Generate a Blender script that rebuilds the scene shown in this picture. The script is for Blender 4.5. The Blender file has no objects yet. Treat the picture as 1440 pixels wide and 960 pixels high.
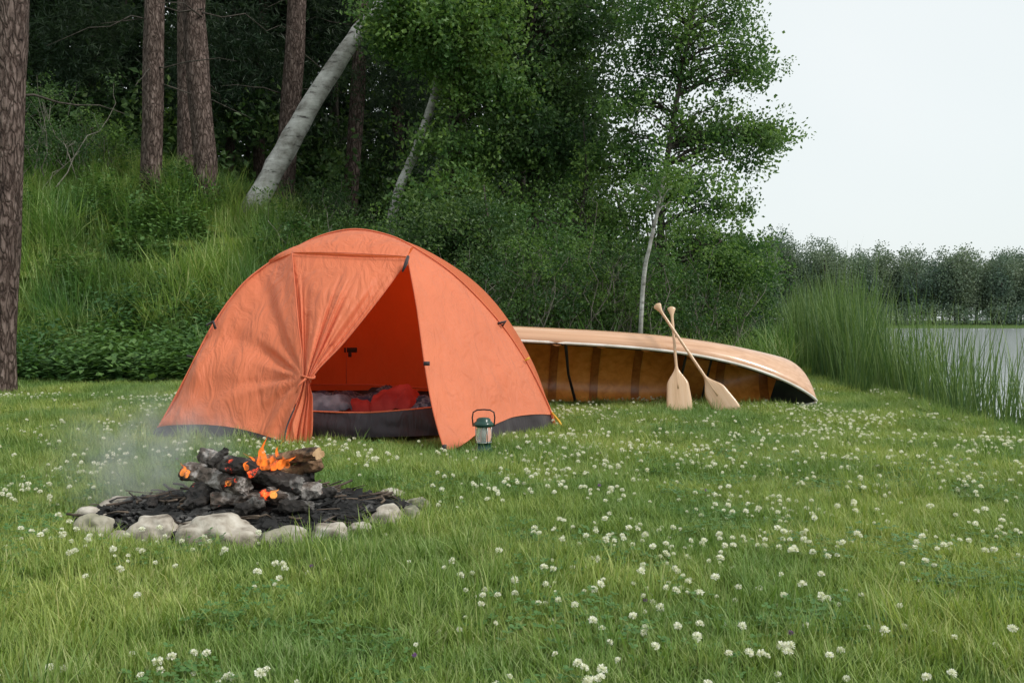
import bpy, math, random
import numpy as np
from mathutils import Vector, Matrix, noise as mn
rng=np.random.default_rng(11); random.seed(11)
scene=bpy.context.scene
F=1280.0; CH=0.9
def P(px,py,d): return np.array([(px-720)/F*d, d, CH-(py-455)/F*d])
def PX(px,d): return (px-720)/F*d
# ---------------------------------------------------------------- helpers
def link(o,parent=None):
    scene.collection.objects.link(o)
    if parent is not None: o.parent=parent
    return o
def empty(name):
    o=bpy.data.objects.new(name,None); o.empty_display_size=.1; return link(o)
def mesh_obj(name,verts,faces,mat=None,parent=None,smooth=False,do_link=True):
    me=bpy.data.meshes.new(name)
    me.from_pydata([tuple(map(float,v)) for v in verts],[],[tuple(map(int,f)) for f in faces])
    if smooth: me.polygons.foreach_set('use_smooth',[True]*len(me.polygons))
    if mat is not None: me.materials.append(mat)
    me.update()
    o=bpy.data.objects.new(name,me)
    if do_link: link(o,parent)
    return o
def catmull(a,n):
    a=np.asarray(a,float); k=len(a)
    t=np.linspace(0,k-1,n); i=np.clip(t.astype(int),0,k-2); f=(t-i).reshape((-1,)+(1,)*(a.ndim-1))
    g=lambda j:a[np.clip(j,0,k-1)]
    p0,p1,p2,p3=g(i-1),g(i),g(i+1),g(i+2)
    return .5*((2*p1)+(-p0+p2)*f+(2*p0-5*p1+4*p2-p3)*f*f+(-p0+3*p1-3*p2+p3)*f**3)
def grid_faces(nu,nv,off=0):
    return [(off+i*nv+j,off+(i+1)*nv+j,off+(i+1)*nv+j+1,off+i*nv+j+1) for i in range(nu-1) for j in range(nv-1)]
class MB:
    def __init__(s): s.v=[];s.f=[];s.m=[]
    def add(s,v,f,mi=0):
        o=len(s.v); s.v.extend(v); s.f.extend([tuple(o+i for i in q) for q in f]); s.m.extend([mi]*len(f))
    def tube(s,path,rad,n=8,cap=True,rough=0,mi=0):
        path=np.asarray(path,float); N=len(path); rad=np.broadcast_to(rad,(N,))
        tang=np.gradient(path,axis=0); tang/=np.linalg.norm(tang,axis=1)[:,None]+1e-9
        up=np.array([0,1,0.]) if abs(tang[0][1])<.8 else np.array([1.,0,0])
        vs=[]
        for i in range(N):
            a=np.cross(tang[i],up); a/=np.linalg.norm(a)+1e-9; b=np.cross(a,tang[i])
            for j in range(n):
                th=2*math.pi*j/n; r=rad[i]*(1+(rough*mn.noise(Vector(path[i]*3)+Vector((math.cos(th)*2,math.sin(th)*2,i*.3))) if rough else 0))
                vs.append(path[i]+r*(math.cos(th)*a+math.sin(th)*b))
        fs=[(i*n+j,i*n+(j+1)%n,(i+1)*n+(j+1)%n,(i+1)*n+j) for i in range(N-1) for j in range(n)]
        if cap: fs+= [tuple(range(n-1,-1,-1)), tuple((N-1)*n+j for j in range(n))]
        s.add(vs,fs,mi)
    def obj(s,name,mats,parent=None,smooth=True,do_link=True):
        o=mesh_obj(name,s.v,s.f,None,parent,smooth,do_link)
        for m in (mats if isinstance(mats,list) else [mats]): o.data.materials.append(m)
        o.data.polygons.foreach_set('material_index',s.m); return o
def box(mb,c,sz,R=None,mi=0):
    v=[]
    for x in(-1,1):
        for y in(-1,1):
            for z in(-1,1):
                p=np.array([x*sz[0]/2,y*sz[1]/2,z*sz[2]/2]); 
                if R is not None: p=R@p
                v.append(np.array(c)+p)
    mb.add(v,[(0,1,3,2),(4,6,7,5),(0,4,5,1),(2,3,7,6),(0,2,6,4),(1,5,7,3)],mi)
def lathe(mb,prof,c,n=24,mi=0):
    v=[];N=len(prof)
    for r,z in prof:
        for j in range(n):
            t=2*math.pi*j/n; v.append(np.array(c)+np.array([r*math.cos(t),r*math.sin(t),z]))
    mb.add(v,[(i*n+j,i*n+(j+1)%n,(i+1)*n+(j+1)%n,(i+1)*n+j) for i in range(N-1) for j in range(n)],mi)
# ---------------------------------------------------------------- materials
def newmat(name):
    m=bpy.data.materials.new(name); m.use_nodes=True; nt=m.node_tree
    return m,nt,nt.nodes['Principled BSDF'],nt.nodes['Material Output']
def N(nt,t,**k):
    n=nt.nodes.new(t)
    for a,b in k.items():
        if a in n.inputs: n.inputs[a].default_value=b
        else: setattr(n,a,b)
    return n
def ramp(nt,stops,interp='LINEAR'):
    r=nt.nodes.new('ShaderNodeValToRGB'); cr=r.color_ramp; cr.interpolation=interp
    while len(cr.elements)<len(stops): cr.elements.new(.5)
    for e,(p,c) in zip(cr.elements,stops): e.position=p; e.color=(c[0],c[1],c[2],1)
    return r
def coords(nt,scale=(1,1,1),kind='Object'):
    tc=nt.nodes.new('ShaderNodeTexCoord'); mp=nt.nodes.new('ShaderNodeMapping'); mp.inputs['Scale'].default_value=scale
    nt.links.new(tc.outputs[kind],mp.inputs[0]); return mp.outputs[0]
def mult(nt,a,b):
    mx=nt.nodes.new('ShaderNodeMix'); mx.data_type='RGBA'; mx.blend_type='MULTIPLY'; mx.inputs[0].default_value=1
    nt.links.new(a,mx.inputs[6])
    if isinstance(b,tuple): mx.inputs[7].default_value=b
    else: nt.links.new(b,mx.inputs[7])
    return mx.outputs[2]
def noisemat(name,stops,scale=5,detail=6,rough=.8,bump=.3,stretch=(1,1,1),spec=.3,coat=0,bscale=None,bdist=.02,distort=0):
    m,nt,b,out=newmat(name); L=nt.links.new
    co=coords(nt,stretch); n=N(nt,'ShaderNodeTexNoise',Scale=scale,Detail=detail,Distortion=distort); L(co,n.inputs['Vector'])
    r=ramp(nt,stops); L(n.outputs['Fac'],r.inputs[0]); L(r.outputs[0],b.inputs['Base Color'])
    b.inputs['Roughness'].default_value=rough; b.inputs['Specular IOR Level'].default_value=spec; b.inputs['Coat Weight'].default_value=coat
    if bump:
        n2=N(nt,'ShaderNodeTexNoise',Scale=bscale or scale*3,Detail=6); L(co,n2.inputs['Vector'])
        bp=N(nt,'ShaderNodeBump',Strength=bump,Distance=bdist); L(n2.outputs['Fac'],bp.inputs['Height']); L(bp.outputs[0],b.inputs['Normal'])
    return m
def leafmat(name,cols,trans=.35,rough=.5,patch=None,patchscale=.6):
    m,nt,b,out=newmat(name); L=nt.links.new
    oi=nt.nodes.new('ShaderNodeObjectInfo'); geo=nt.nodes.new('ShaderNodeNewGeometry'); r=ramp(nt,[(i/(len(cols)-1),c) for i,c in enumerate(cols)])
    a=nt.nodes.new('ShaderNodeMath'); a.operation='MULTIPLY'; a.inputs[1].default_value=.75; L(geo.outputs['Random Per Island'],a.inputs[0])
    a2=nt.nodes.new('ShaderNodeMath'); a2.operation='MULTIPLY_ADD'; a2.inputs[1].default_value=.25; L(oi.outputs['Random'],a2.inputs[0]); L(a.outputs[0],a2.inputs[2])
    L(a2.outputs[0],r.inputs[0]); col=r.outputs[0]
    if patch:
        n=N(nt,'ShaderNodeTexNoise',Scale=patchscale,Detail=3); L(geo.outputs['Position'],n.inputs['Vector'])
        rr=ramp(nt,[(.38,patch[0]),(.62,patch[1])]); L(n.outputs['Fac'],rr.inputs[0]); col=mult(nt,col,rr.outputs[0])
    L(col,b.inputs['Base Color']); b.inputs['Roughness'].default_value=rough; b.inputs['Specular IOR Level'].default_value=.35
    tr=nt.nodes.new('ShaderNodeBsdfTranslucent'); L(mult(nt,col,(1.2,1.22,.7,1)),tr.inputs[0])
    ms=nt.nodes.new('ShaderNodeMixShader'); ms.inputs[0].default_value=trans
    L(b.outputs[0],ms.inputs[1]); L(tr.outputs[0],ms.inputs[2]); L(ms.outputs[0],out.inputs[0]); return m
PT=[(.55,.68,.68),(1.25,1.15,1)]
M_grass=leafmat('grass_blade',[(.10,.175,.045),(.22,.325,.075),(.33,.42,.13),(.44,.45,.22)],.36,patch=[(.62,.76,.7),(1.16,1.08,1.0)],patchscale=.9)
M_tall=leafmat('tall_grass_blade',[(.06,.14,.035),(.16,.28,.06),(.27,.39,.12),(.42,.44,.22)],.36,patch=[(.45,.62,.62),(1.15,1.1,1)],patchscale=.6)
M_clover=leafmat('clover_leaf',[(.06,.15,.04),(.13,.25,.075)],.3)
M_weed=leafmat('weed_leaf',[(.05,.12,.04),(.09,.19,.06),(.15,.26,.09)],.3,patch=PT,patchscale=.5)
M_reed=leafmat('reed_blade',[(.05,.11,.035),(.12,.20,.055),(.24,.31,.12)],.3)
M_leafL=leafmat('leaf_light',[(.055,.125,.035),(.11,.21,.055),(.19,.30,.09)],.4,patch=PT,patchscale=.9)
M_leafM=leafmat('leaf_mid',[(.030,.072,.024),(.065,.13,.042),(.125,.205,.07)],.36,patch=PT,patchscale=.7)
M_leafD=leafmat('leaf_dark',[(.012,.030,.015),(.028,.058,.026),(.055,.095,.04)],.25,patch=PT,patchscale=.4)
M_haze=leafmat('leaf_distant_hazed',[(.10,.145,.11),(.145,.20,.14),(.20,.26,.175)],.2,patch=[(.66,.76,.82),(1.15,1.1,1)],patchscale=.08)  # aerial haze is mixed into these leaf colours, paler and greyer
M_flower=leafmat('clover_petals',[(.66,.64,.54),(.82,.82,.76),(.87,.87,.83)],.3)
M_purple=leafmat('purple_petals',[(.25,.1,.35),(.3,.15,.4)],.3)
M_pine,nt,b,out=newmat('pine_bark'); L=nt.links.new
cp=coords(nt,(1,1,.30)); nn=N(nt,'ShaderNodeTexNoise',Scale=7,Detail=6); L(cp,nn.inputs['Vector'])
vm=nt.nodes.new('ShaderNodeVectorMath'); vm.operation='MULTIPLY_ADD'; L(nn.outputs['Color'],vm.inputs[0]); vm.inputs[1].default_value=(.22,.22,.22); L(cp,vm.inputs[2])
vo=N(nt,'ShaderNodeTexVoronoi',Scale=15,feature='DISTANCE_TO_EDGE'); L(vm.outputs[0],vo.inputs['Vector'])
rc=ramp(nt,[(0,(.30,.26,.24)),(.12,(.85,.83,.82)),(.3,(1.05,1.05,1.05))]); L(vo.outputs['Distance'],rc.inputs[0])
n=N(nt,'ShaderNodeTexNoise',Scale=7,Detail=10,Roughness=.7); L(coords(nt,(2.4,2.4,.7)),n.inputs['Vector']); r=ramp(nt,[(.3,(.04,.03,.027)),(.5,(.13,.095,.082)),(.7,(.27,.21,.19))]); L(n.outputs['Fac'],r.inputs[0])
L(mult(nt,r.outputs[0],rc.outputs[0]),b.inputs['Base Color']); b.inputs['Roughness'].default_value=.9; b.inputs['Specular IOR Level'].default_value=.2
rh=ramp(nt,[(0,(0,0,0)),(.2,(1,1,1))]); L(vo.outputs['Distance'],rh.inputs[0]); bp=N(nt,'ShaderNodeBump',Strength=.8,Distance=.025); L(rh.outputs[0],bp.inputs['Height']); L(bp.outputs[0],b.inputs['Normal'])
M_bark=noisemat('dark_bark',[(.3,(.02,.018,.014)),(.7,(.10,.085,.07))],scale=6,stretch=(2,2,.5),bump=.8,bdist=.04)
M_birch,nt,b,out=newmat('birch_bark'); L=nt.links.new
co=coords(nt,(1.2,1.2,6)); n=N(nt,'ShaderNodeTexNoise',Scale=1.8,Detail=6,Roughness=.7); L(co,n.inputs['Vector'])
r=ramp(nt,[(.35,(.06,.05,.045)),(.42,(.44,.43,.41)),(.7,(.68,.67,.65))]); L(n.outputs['Fac'],r.inputs[0])
n9=N(nt,'ShaderNodeTexNoise',Scale=1.7,Detail=7,Roughness=.65); L(coords(nt,(1,1,1)),n9.inputs['Vector']); r9=ramp(nt,[(.38,(.38,.36,.33)),(.58,(1,1,1))]); L(n9.outputs['Fac'],r9.inputs[0])
L(mult(nt,r.outputs[0],r9.outputs[0]),b.inputs['Base Color']); b.inputs['Roughness'].default_value=.7
bp=N(nt,'ShaderNodeBump',Strength=.4,Distance=.02); L(n.outputs['Fac'],bp.inputs['Height']); L(bp.outputs[0],b.inputs['Normal'])
# ---------------------------------------------------------------- terrain
def sm(t): t=np.clip(t,0,1); return t*t*(3-2*t)
XSy=[-30,6,8.5,12,15.4,20,30,60,180,900]; XSx=[3.75,3.7,4.0,4.65,5.3,6.4,9.0,18,60,300]
def xs(y): return np.interp(y,XSy,XSx)
def H(x,y):
    x=np.asarray(x,float);y=np.asarray(y,float)
    Hx=np.interp(x,[-60,-9,-6.2,-2,1,4,6],[6,4.4,3.5,1.9,.7,.15,0])
    z=Hx*sm((y-13.5)/8.5)+np.where(x<0,1,0)*np.clip(y-22,0,20)*.05*sm(-x/4)
    z=z+.018*np.sin(x*1.7+.5*y)*np.cos(y*1.3)+.012*np.sin(x*4.1)*np.sin(y*3.3)+.05*np.sin(x*1.3+1+.4*y)*np.sin(y*.6+x*.3)*sm((y-14)/3)*sm(-x/3)
    z=z-(z+.62)*sm((x-xs(y))/1.1)
    far=sm((y-250)/10)
    return z*(1-far)+far*np.where(x>0,.7+.01*(y-250).clip(0,200),3)
def expand(lo,hi,step,far_lo,far_hi):
    a=list(np.arange(lo,hi+1e-6,step)); s=step
    while a[-1]<far_hi: s*=1.18; a.append(a[-1]+s)
    s=step; b=[lo]
    while b[-1]>far_lo: s*=1.25; b.append(b[-1]-s)
    return np.array(b[:0:-1]+a)
gx=expand(-12,12,.25,-1500,1500); gy=expand(-4,30,.25,-60,2500)
XX,YY=np.meshgrid(gx,gy,indexing='ij'); ZZ=H(XX,YY)
M_ground=noisemat('soil_and_turf',[(.3,(.035,.065,.02)),(.55,(.08,.135,.035)),(.75,(.12,.13,.06))],scale=3,bump=.6,bscale=40,rough=1,spec=.1)
mesh_obj('ground',np.stack([XX,YY,ZZ],-1).reshape(-1,3),grid_faces(len(gx),len(gy)),M_ground,smooth=True)
M_water,nt,b,out=newmat('lake_water'); L=nt.links.new
b.inputs['Base Color'].default_value=(.50,.54,.55,1); b.inputs['Roughness'].default_value=.12; b.inputs['Specular IOR Level'].default_value=1
n=N(nt,'ShaderNodeTexNoise',Scale=1.5,Detail=4); L(coords(nt,(1,2.5,1)),n.inputs['Vector'])
bp=N(nt,'ShaderNodeBump',Strength=.12,Distance=.04); L(n.outputs['Fac'],bp.inputs['Height']); L(bp.outputs[0],b.inputs['Normal'])
mesh_obj('lake_water',[(2,-60,-.3),(900,-60,-.3),(900,290,-.3),(2,290,-.3)],[(0,1,2,3)],M_water)
# ---------------------------------------------------------------- prototypes / scatter
def blade(mb,base,h,w,yaw,lean,seg=3):
    d=np.array([math.cos(yaw),math.sin(yaw),0]); s=np.array([-d[1],d[0],0])
    v=[]
    for i in range(seg):
        t=i/seg; c=base+np.array([0,0,h*t*(1-.25*lean*t)])+d*h*lean*t*t
        ww=w*(1-.55*t)/2; v+=[c-s*ww,c+s*ww]
    v.append(base+np.array([0,0,h*(1-.25*lean)])+d*h*lean)
    f=[(2*i,2*i+1,2*i+3,2*i+2) for i in range(seg-1)]+[(2*seg-2,2*seg-1,2*seg)]
    mb.add(v,f)
def leaf(mb,c,n,u,l,w,fold=.25):
    s=np.cross(n,u); mb.add([c,c+u*l*.5+s*w/2+n*fold*w,c+u*l,c+u*l*.5-s*w/2+n*fold*w],[(0,1,2),(0,2,3)])
def unit(v): return v/(np.linalg.norm(v)+1e-9)
PROTO={}
def proto(coll,name,makers,mat):
    c=bpy.data.collections.new(coll); PROTO[coll]=c
    for i,mk in enumerate(makers):
        mb=MB(); mk(mb); o=mb.obj('%s_%02d'%(name,i),mat,smooth=False,do_link=False); c.objects.link(o)
    c['n']=len(makers)
def mk_tuft(n,R,h0,h1,w,lmax,seg=3,clump=0,square=False):
    def f(mb):
        K=14 if not square else 70
        cl=rng.uniform(-R,R,(K,2))
        for k in range(n):
            hs=1
            if square: x,y=rng.uniform(-R,R,2)+rng.normal(size=2)*.025
            else: a=rng.uniform(0,6.28); r=R*math.sqrt(rng.uniform()); x,y=r*math.cos(a),r*math.sin(a)
            if clump and rng.uniform()<.4:
                q=cl[rng.integers(K)]; x,y=q+rng.normal(size=2)*.02; hs=1.35
            blade(mb,np.array([x,y,-.012]),rng.uniform(h0,h1)*hs,w*rng.uniform(.7,1.3),rng.uniform(0,6.28),rng.uniform(.1,lmax),seg)
    return f
def mk_leaves(n,l,w,flat=.55,cr=1):
    def f(mb):
        for _ in range(n):
            c=rng.normal(size=3)*.42*cr; u=unit(rng.normal(size=3)*np.array([1,1,.6])); nn=unit(np.cross(u,rng.normal(size=3))+np.array([0,0,flat])); nn=unit(nn-u*np.dot(nn,u))
            leaf(mb,c,nn,u,l*rng.uniform(.7,1.3),w*rng.uniform(.7,1.2))
    return f
def mk_needles(n):
    def f(mb):
        for _ in range(n):
            c=rng.normal(size=3)*np.array([.5,.5,.22]); 
            for k in range(6):
                u=unit(rng.normal(size=3)); nn=unit(np.cross(u,rng.normal(size=3))); leaf(mb,c,nn,u,.22,.03)
    return f
def mk_clover(mb):
    for _ in range(26):
        a=rng.uniform(0,6.28); r=.14*math.sqrt(rng.uniform()); c=np.array([r*math.cos(a),r*math.sin(a),rng.uniform(.02,.055)])
        y0=rng.uniform(0,6.28)
        for k in range(3):
            u=unit(np.array([math.cos(y0+k*2.1),math.sin(y0+k*2.1),rng.uniform(-.1,.35)])); s=unit(np.cross(np.array([0,0,1.]),u)); l=.013
            mb.add([c,c+u*l*.6+s*l*.5,c+u*l*1.1+s*l*.3,c+u*l*1.1-s*l*.3,c+u*l*.6-s*l*.5],[(0,1,2,3,4)])
def mk_flower(h):
    def f(mb):
        c=np.array([0,0,h]); fl=rng.uniform(.75,1)
        for k in range(46):
            z=1-2*(k+.5)/46*.85; rr=math.sqrt(max(0,1-z*z)); a=k*2.4
            d=np.array([rr*math.cos(a),rr*math.sin(a),z*fl]); s=unit(np.cross(d,rng.normal(size=3))); 
            r0=.004; r1=.0115*rng.uniform(.8,1.2); w=.0024
            mb.add([c+d*r0-s*.001,c+d*r0+s*.001,c+d*r1+s*w,c+d*(r1+.002),c+d*r1-s*w],[(0,1,2,3,4)])
    return f
def mk_weed(mb):
    for _ in range(5):
        b0=np.array([rng.normal()*.12,rng.normal()*.12,0]); h=rng.uniform(.3,.6); ln=rng.normal(size=2)*.14
        for k in range(9):
            t=(k+1)/9; c=b0+np.array([ln[0]*t,ln[1]*t,h*t]); a=k*2.4+rng.normal()*.3
            u=unit(np.array([math.cos(a),math.sin(a),rng.uniform(-.2,.4)])); leaf(mb,c,unit(np.array([-u[0]*.3,-u[1]*.3,1])),u,.14*(1.2-t*.6),.07*(1.2-.5*t),.1)
proto('p_lawn','lawn_tile',[mk_tuft(2900,.21,.03,.08,.0046,.85,2,1,True) for _ in range(6)],M_grass)
proto('p_grass','grass_patch',[mk_tuft(130,.13,.03,.08,.0046,.85,3,1) for _ in range(6)],M_grass)
proto('p_longgrass','long_grass_tuft',[mk_tuft(24,.07,.10,.2,.005,.7) for _ in range(4)],M_grass)
proto('p_tall','tall_grass_tuft',[mk_tuft(34,.2,.3,.9,.014,.8) for _ in range(5)],M_tall)
proto('p_reed','reed_tuft',[mk_tuft(7,.14,.5,1.35,.012,.25) for _ in range(6)],M_reed)
proto('p_clover','clover_leaves',[mk_clover]*5,M_clover)
proto('p_flower','clover_flower',[mk_flower(.05),mk_flower(.065),mk_flower(.08),mk_flower(.095)],M_flower)
proto('p_purple','purple_flower',[mk_flower(.09)],M_purple)
proto('p_weed','weed_plant',[mk_weed]*5,M_weed)
proto('p_leafL','leaf_spray_light',[mk_leaves(30,.26,.19) for _ in range(4)],M_leafL)
proto('p_leafM','leaf_spray_mid',[mk_leaves(30,.26,.18) for _ in range(4)],M_leafM)
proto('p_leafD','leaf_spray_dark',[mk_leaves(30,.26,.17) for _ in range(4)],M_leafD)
proto('p_pine','needle_spray',[mk_needles(20) for _ in range(3)],M_leafD)
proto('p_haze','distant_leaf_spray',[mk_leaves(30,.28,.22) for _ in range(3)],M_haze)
NG={}
def ngroup(coll,real):
    if (coll,real) in NG: return NG[(coll,real)]
    g=bpy.data.node_groups.new('scatter_'+coll,'GeometryNodeTree')
    g.interface.new_socket('Geometry',in_out='INPUT',socket_type='NodeSocketGeometry'); g.interface.new_socket('Geometry',in_out='OUTPUT',socket_type='NodeSocketGeometry')
    gi=g.nodes.new('NodeGroupInput'); go=g.nodes.new('NodeGroupOutput'); iop=g.nodes.new('GeometryNodeInstanceOnPoints'); ci=g.nodes.new('GeometryNodeCollectionInfo')
    ci.inputs['Collection'].default_value=PROTO[coll]; ci.inputs['Separate Children'].default_value=True; ci.inputs['Reset Children'].default_value=True
    def na(nm,t): 
        n=g.nodes.new('GeometryNodeInputNamedAttribute'); n.data_type=t; n.inputs['Name'].default_value=nm; return [s for s in n.outputs if s.enabled and s.name=='Attribute'][0]
    l=g.links.new
    l(gi.outputs[0],iop.inputs['Points']); l(ci.outputs[0],iop.inputs['Instance']); iop.inputs['Pick Instance'].default_value=True
    l(na('idx','INT'),iop.inputs['Instance Index']); l(na('rot','FLOAT_VECTOR'),iop.inputs['Rotation']); l(na('scl','FLOAT_VECTOR'),iop.inputs['Scale'])
    last=iop.outputs[0]
    if real: rz=g.nodes.new('GeometryNodeRealizeInstances'); l(last,rz.inputs[0]); last=rz.outputs[0]
    l(last,go.inputs[0]); NG[(coll,real)]=g; return g
def scatter(name,pts,coll,scl,parent=None,tilt=.15,full=False,real=None,quarter=False):
    if real is None: real=full
    pts=np.asarray(pts,np.float32).reshape(-1,3); n=len(pts); me=bpy.data.meshes.new(name); me.vertices.add(n); me.vertices.foreach_set('co',pts.ravel())
    scl=np.asarray(scl,np.float32)
    if scl.ndim==0: scl=np.full(n,scl)
    if scl.ndim==1: scl=np.repeat(scl[:,None],3,1)
    rot=rng.uniform(0,6.283,(n,3)); 
    if not full: rot[:,:2]=rng.normal(size=(n,2))*tilt
    if quarter: rot[:,2]=rng.integers(0,4,n)*math.pi/2+rng.normal(size=n)*.06
    a=me.attributes.new('rot','FLOAT_VECTOR','POINT'); a.data.foreach_set('vector',rot.astype(np.float32).ravel())
    a=me.attributes.new('scl','FLOAT_VECTOR','POINT'); a.data.foreach_set('vector',scl.astype(np.float32).ravel())
    a=me.attributes.new('idx','INT','POINT'); a.data.foreach_set('value',rng.integers(0,PROTO[coll]['n'],n).astype(np.int32))
    o=bpy.data.objects.new(name,me); link(o,parent); md=o.modifiers.new('scatter','NODES'); md.node_group=ngroup(coll,real); return o
# ---------------------------------------------------------------- lawn
FC=np.array([PX(349,4.2),4.25]); FRX,FRY=.78,.52
def infire(x,y,k=1.0): return ((x-FC[0])/(FRX+k))**2+((y-FC[1])/(FRY+k))**2<1
TENT=np.array([(-2.62,7.0),(-1.75,6.85),(-.52,6.5),(.3,7.78),(.2,8.9),(-1,9.3),(-2.3,8.6)])
def inpoly(x,y,p):
    r=np.zeros(len(x),bool); j=len(p)-1
    for i in range(len(p)):
        c=((p[i,1]>y)!=(p[j,1]>y))&(x<(p[j,0]-p[i,0])*(y-p[i,1])/(p[j,1]-p[i,1])+p[i,0]); r^=c; j=i
    return r
def shrink(p,k): c=p.mean(0); return c+(p-c)*k
def field(y0,y1,dens,marg=1.6,fk=.0,tk=1.):
    w=.57*y1+marg; n=int((y1-y0)*2*w*dens); x=rng.uniform(-w,w,n); y=rng.uniform(y0,y1,n)
    k=(np.abs(x)<.57*y+marg)&(x<xs(y)+.3)&~infire(x,y,fk)&~inpoly(x,y,shrink(TENT,tk)); return x[k],y[k]
def nz(x,y,s,o=0): return np.array([mn.noise(Vector((a*s+o,b*s,o))) for a,b in zip(x,y)])
lawn=empty('grass'); ps=[];ss=[];sp_=[]
for y0,y1,st,sc in [(1.5,5.1,.36,1),(5.1,8.3,.45,1.2),(8.3,12.3,.58,1.5),(12.3,20.5,.8,2.1)]:
    yy=np.arange(y0,y1,st); 
    for yv in yy:
        w=.57*yv+1.8; xv=np.arange(-w,min(w,float(xs(yv))+.45),st)+rng.uniform(0,st); yj=np.full(len(xv),yv)+rng.normal(size=len(xv))*.03
        near=infire(xv,yj,.34)|inpoly(xv,yj,shrink(TENT,1.22)); k=~near
        q=nz(xv[k],yj[k],1.3,3); ps.append(np.stack([xv[k],yj[k],H(xv[k],yj[k])],1)); ss.append(np.stack([np.full(k.sum(),sc),np.full(k.sum(),sc),sc**.6*(1+.5*q)],1))
        for X_,Y_ in zip(xv[near],yj[near]):
            m=int(st*st*150); sp_.append(np.stack([X_+rng.uniform(-.62,.62,m)*st,Y_+rng.uniform(-.62,.62,m)*st],1))
scatter('lawn_tiles',np.concatenate(ps),'p_lawn',np.concatenate(ss),lawn,tilt=.02,quarter=True)
s2=np.concatenate(sp_); k=~infire(s2[:,0],s2[:,1],.05)&~inpoly(s2[:,0],s2[:,1],shrink(TENT,.93)); s2=s2[k]
scatter('edge_grass',np.stack([s2[:,0],s2[:,1],H(s2[:,0],s2[:,1])],1),'p_grass',rng.uniform(.8,1.15,len(s2)),lawn,tilt=.05)
x,y=field(1.6,9,50,fk=.02,tk=.98); q=nz(x,y,.8,9)+np.where(x<-.3*y,.25,0)+np.where(y<2.9,.14,0)
near=infire(x,y,.16)|inpoly(x,y,shrink(TENT,1.08)); k=(q>.10)|near; x,y,near=x[k],y[k],near[k]
scatter('long_grass',np.stack([x,y,H(x,y)],1),'p_longgrass',np.where(near,.55,1)*rng.uniform(.5,1.1,len(x)),lawn)
x,y=field(1.6,9,26,fk=.1); q=nz(x,y,1.1,5); k=q>-.08; x,y=x[k],y[k]
scatter('clover',np.stack([x,y,H(x,y)],1),'p_clover',rng.uniform(.8,1.2,len(x)))
x,y=field(1.8,11.5,220,fk=.05); q=nz(x,y,.9,21)*.7+nz(x,y,3,2)*.6+np.interp(x/y,[-.6,-.3,0,.6],[-.10,-.05,.05,.14])-np.interp(y,[7,11],[0,.1]); k=(q+rng.uniform(-.3,.3,len(x))>.17); x,y=x[k],y[k]
scatter('clover_flowers',np.stack([x,y,H(x,y)+.004],1),'p_flower',rng.uniform(.5,1.1,len(x)),tilt=.3)
x,y=field(2,6,.6); scatter('purple_flowers',np.stack([x,y,H(x,y)],1),'p_purple',rng.uniform(.5,.7,len(x)))
n=11000; x=rng.uniform(-16,7,n); y=rng.uniform(13,25,n); foot=14.2+np.interp(x,[-12,0,6],[0,0,1.5])
q=nz(x,y,.5,4); q2=nz(x,y,1.6,6); k=(y>foot+q*1.2)&(x<xs(y)-.2)&(rng.uniform(size=n)<np.where(x>-3,.3,.95))&(q>-.4); x,y,q,q2=x[k],y[k],q[k],q2[k]
s=rng.uniform(.55,1.25,len(x))*(1+.5*q+.5*q2); scatter('tall_grass',np.stack([x,y,H(x,y)-.03],1),'p_tall',s,real=True)
n=7500; x=rng.uniform(-14,0,n); y=rng.uniform(13.2,22,n); q=nz(x,y,.6,14)+.5*nz(x,y,1.7,2); k=(q>np.interp(y,[13,14.5,16.5,22],[-.6,-.25,.08,.2])); x,y=x[k],y[k]
scatter('weeds',np.stack([x,y,H(x,y)-.05+.1*sm((y-15)/2)],1),'p_weed',rng.uniform(.55,1.45,len(x)),tilt=.25,real=True)
n=2500; y=7.6+22*rng.uniform(size=n)**1.3; off=np.clip(rng.normal(.35,.28,n),-.2,.85); off=np.where(y<11.5,np.clip(off,.35,.7),off); x=xs(y)+off
k=(rng.uniform(size=n)<np.interp(y,[7.6,9,10.5,11.5,13,30],[.14,.2,.28,.42,.85,1]))&(nz(x,y,1.5,8)>-.3); x,y=x[k],y[k]
s=rng.uniform(.6,1.25,len(x))*np.interp(y,[9,12,16],[.95,1.3,1.5]); scatter('reeds',np.stack([x,y,H(x,y)-.05],1),'p_reed',np.stack([s**.7,s**.7,s*rng.uniform(.8,1.15,len(x))],1),tilt=.10,real=True)
n=700; y=rng.uniform(5,16,n); x=xs(y)+rng.uniform(-.05,.4,n)
scatter('shore_grass',np.stack([x,y,H(x,y)-.03],1),'p_tall',rng.uniform(.14,.32,n),real=True)
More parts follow.
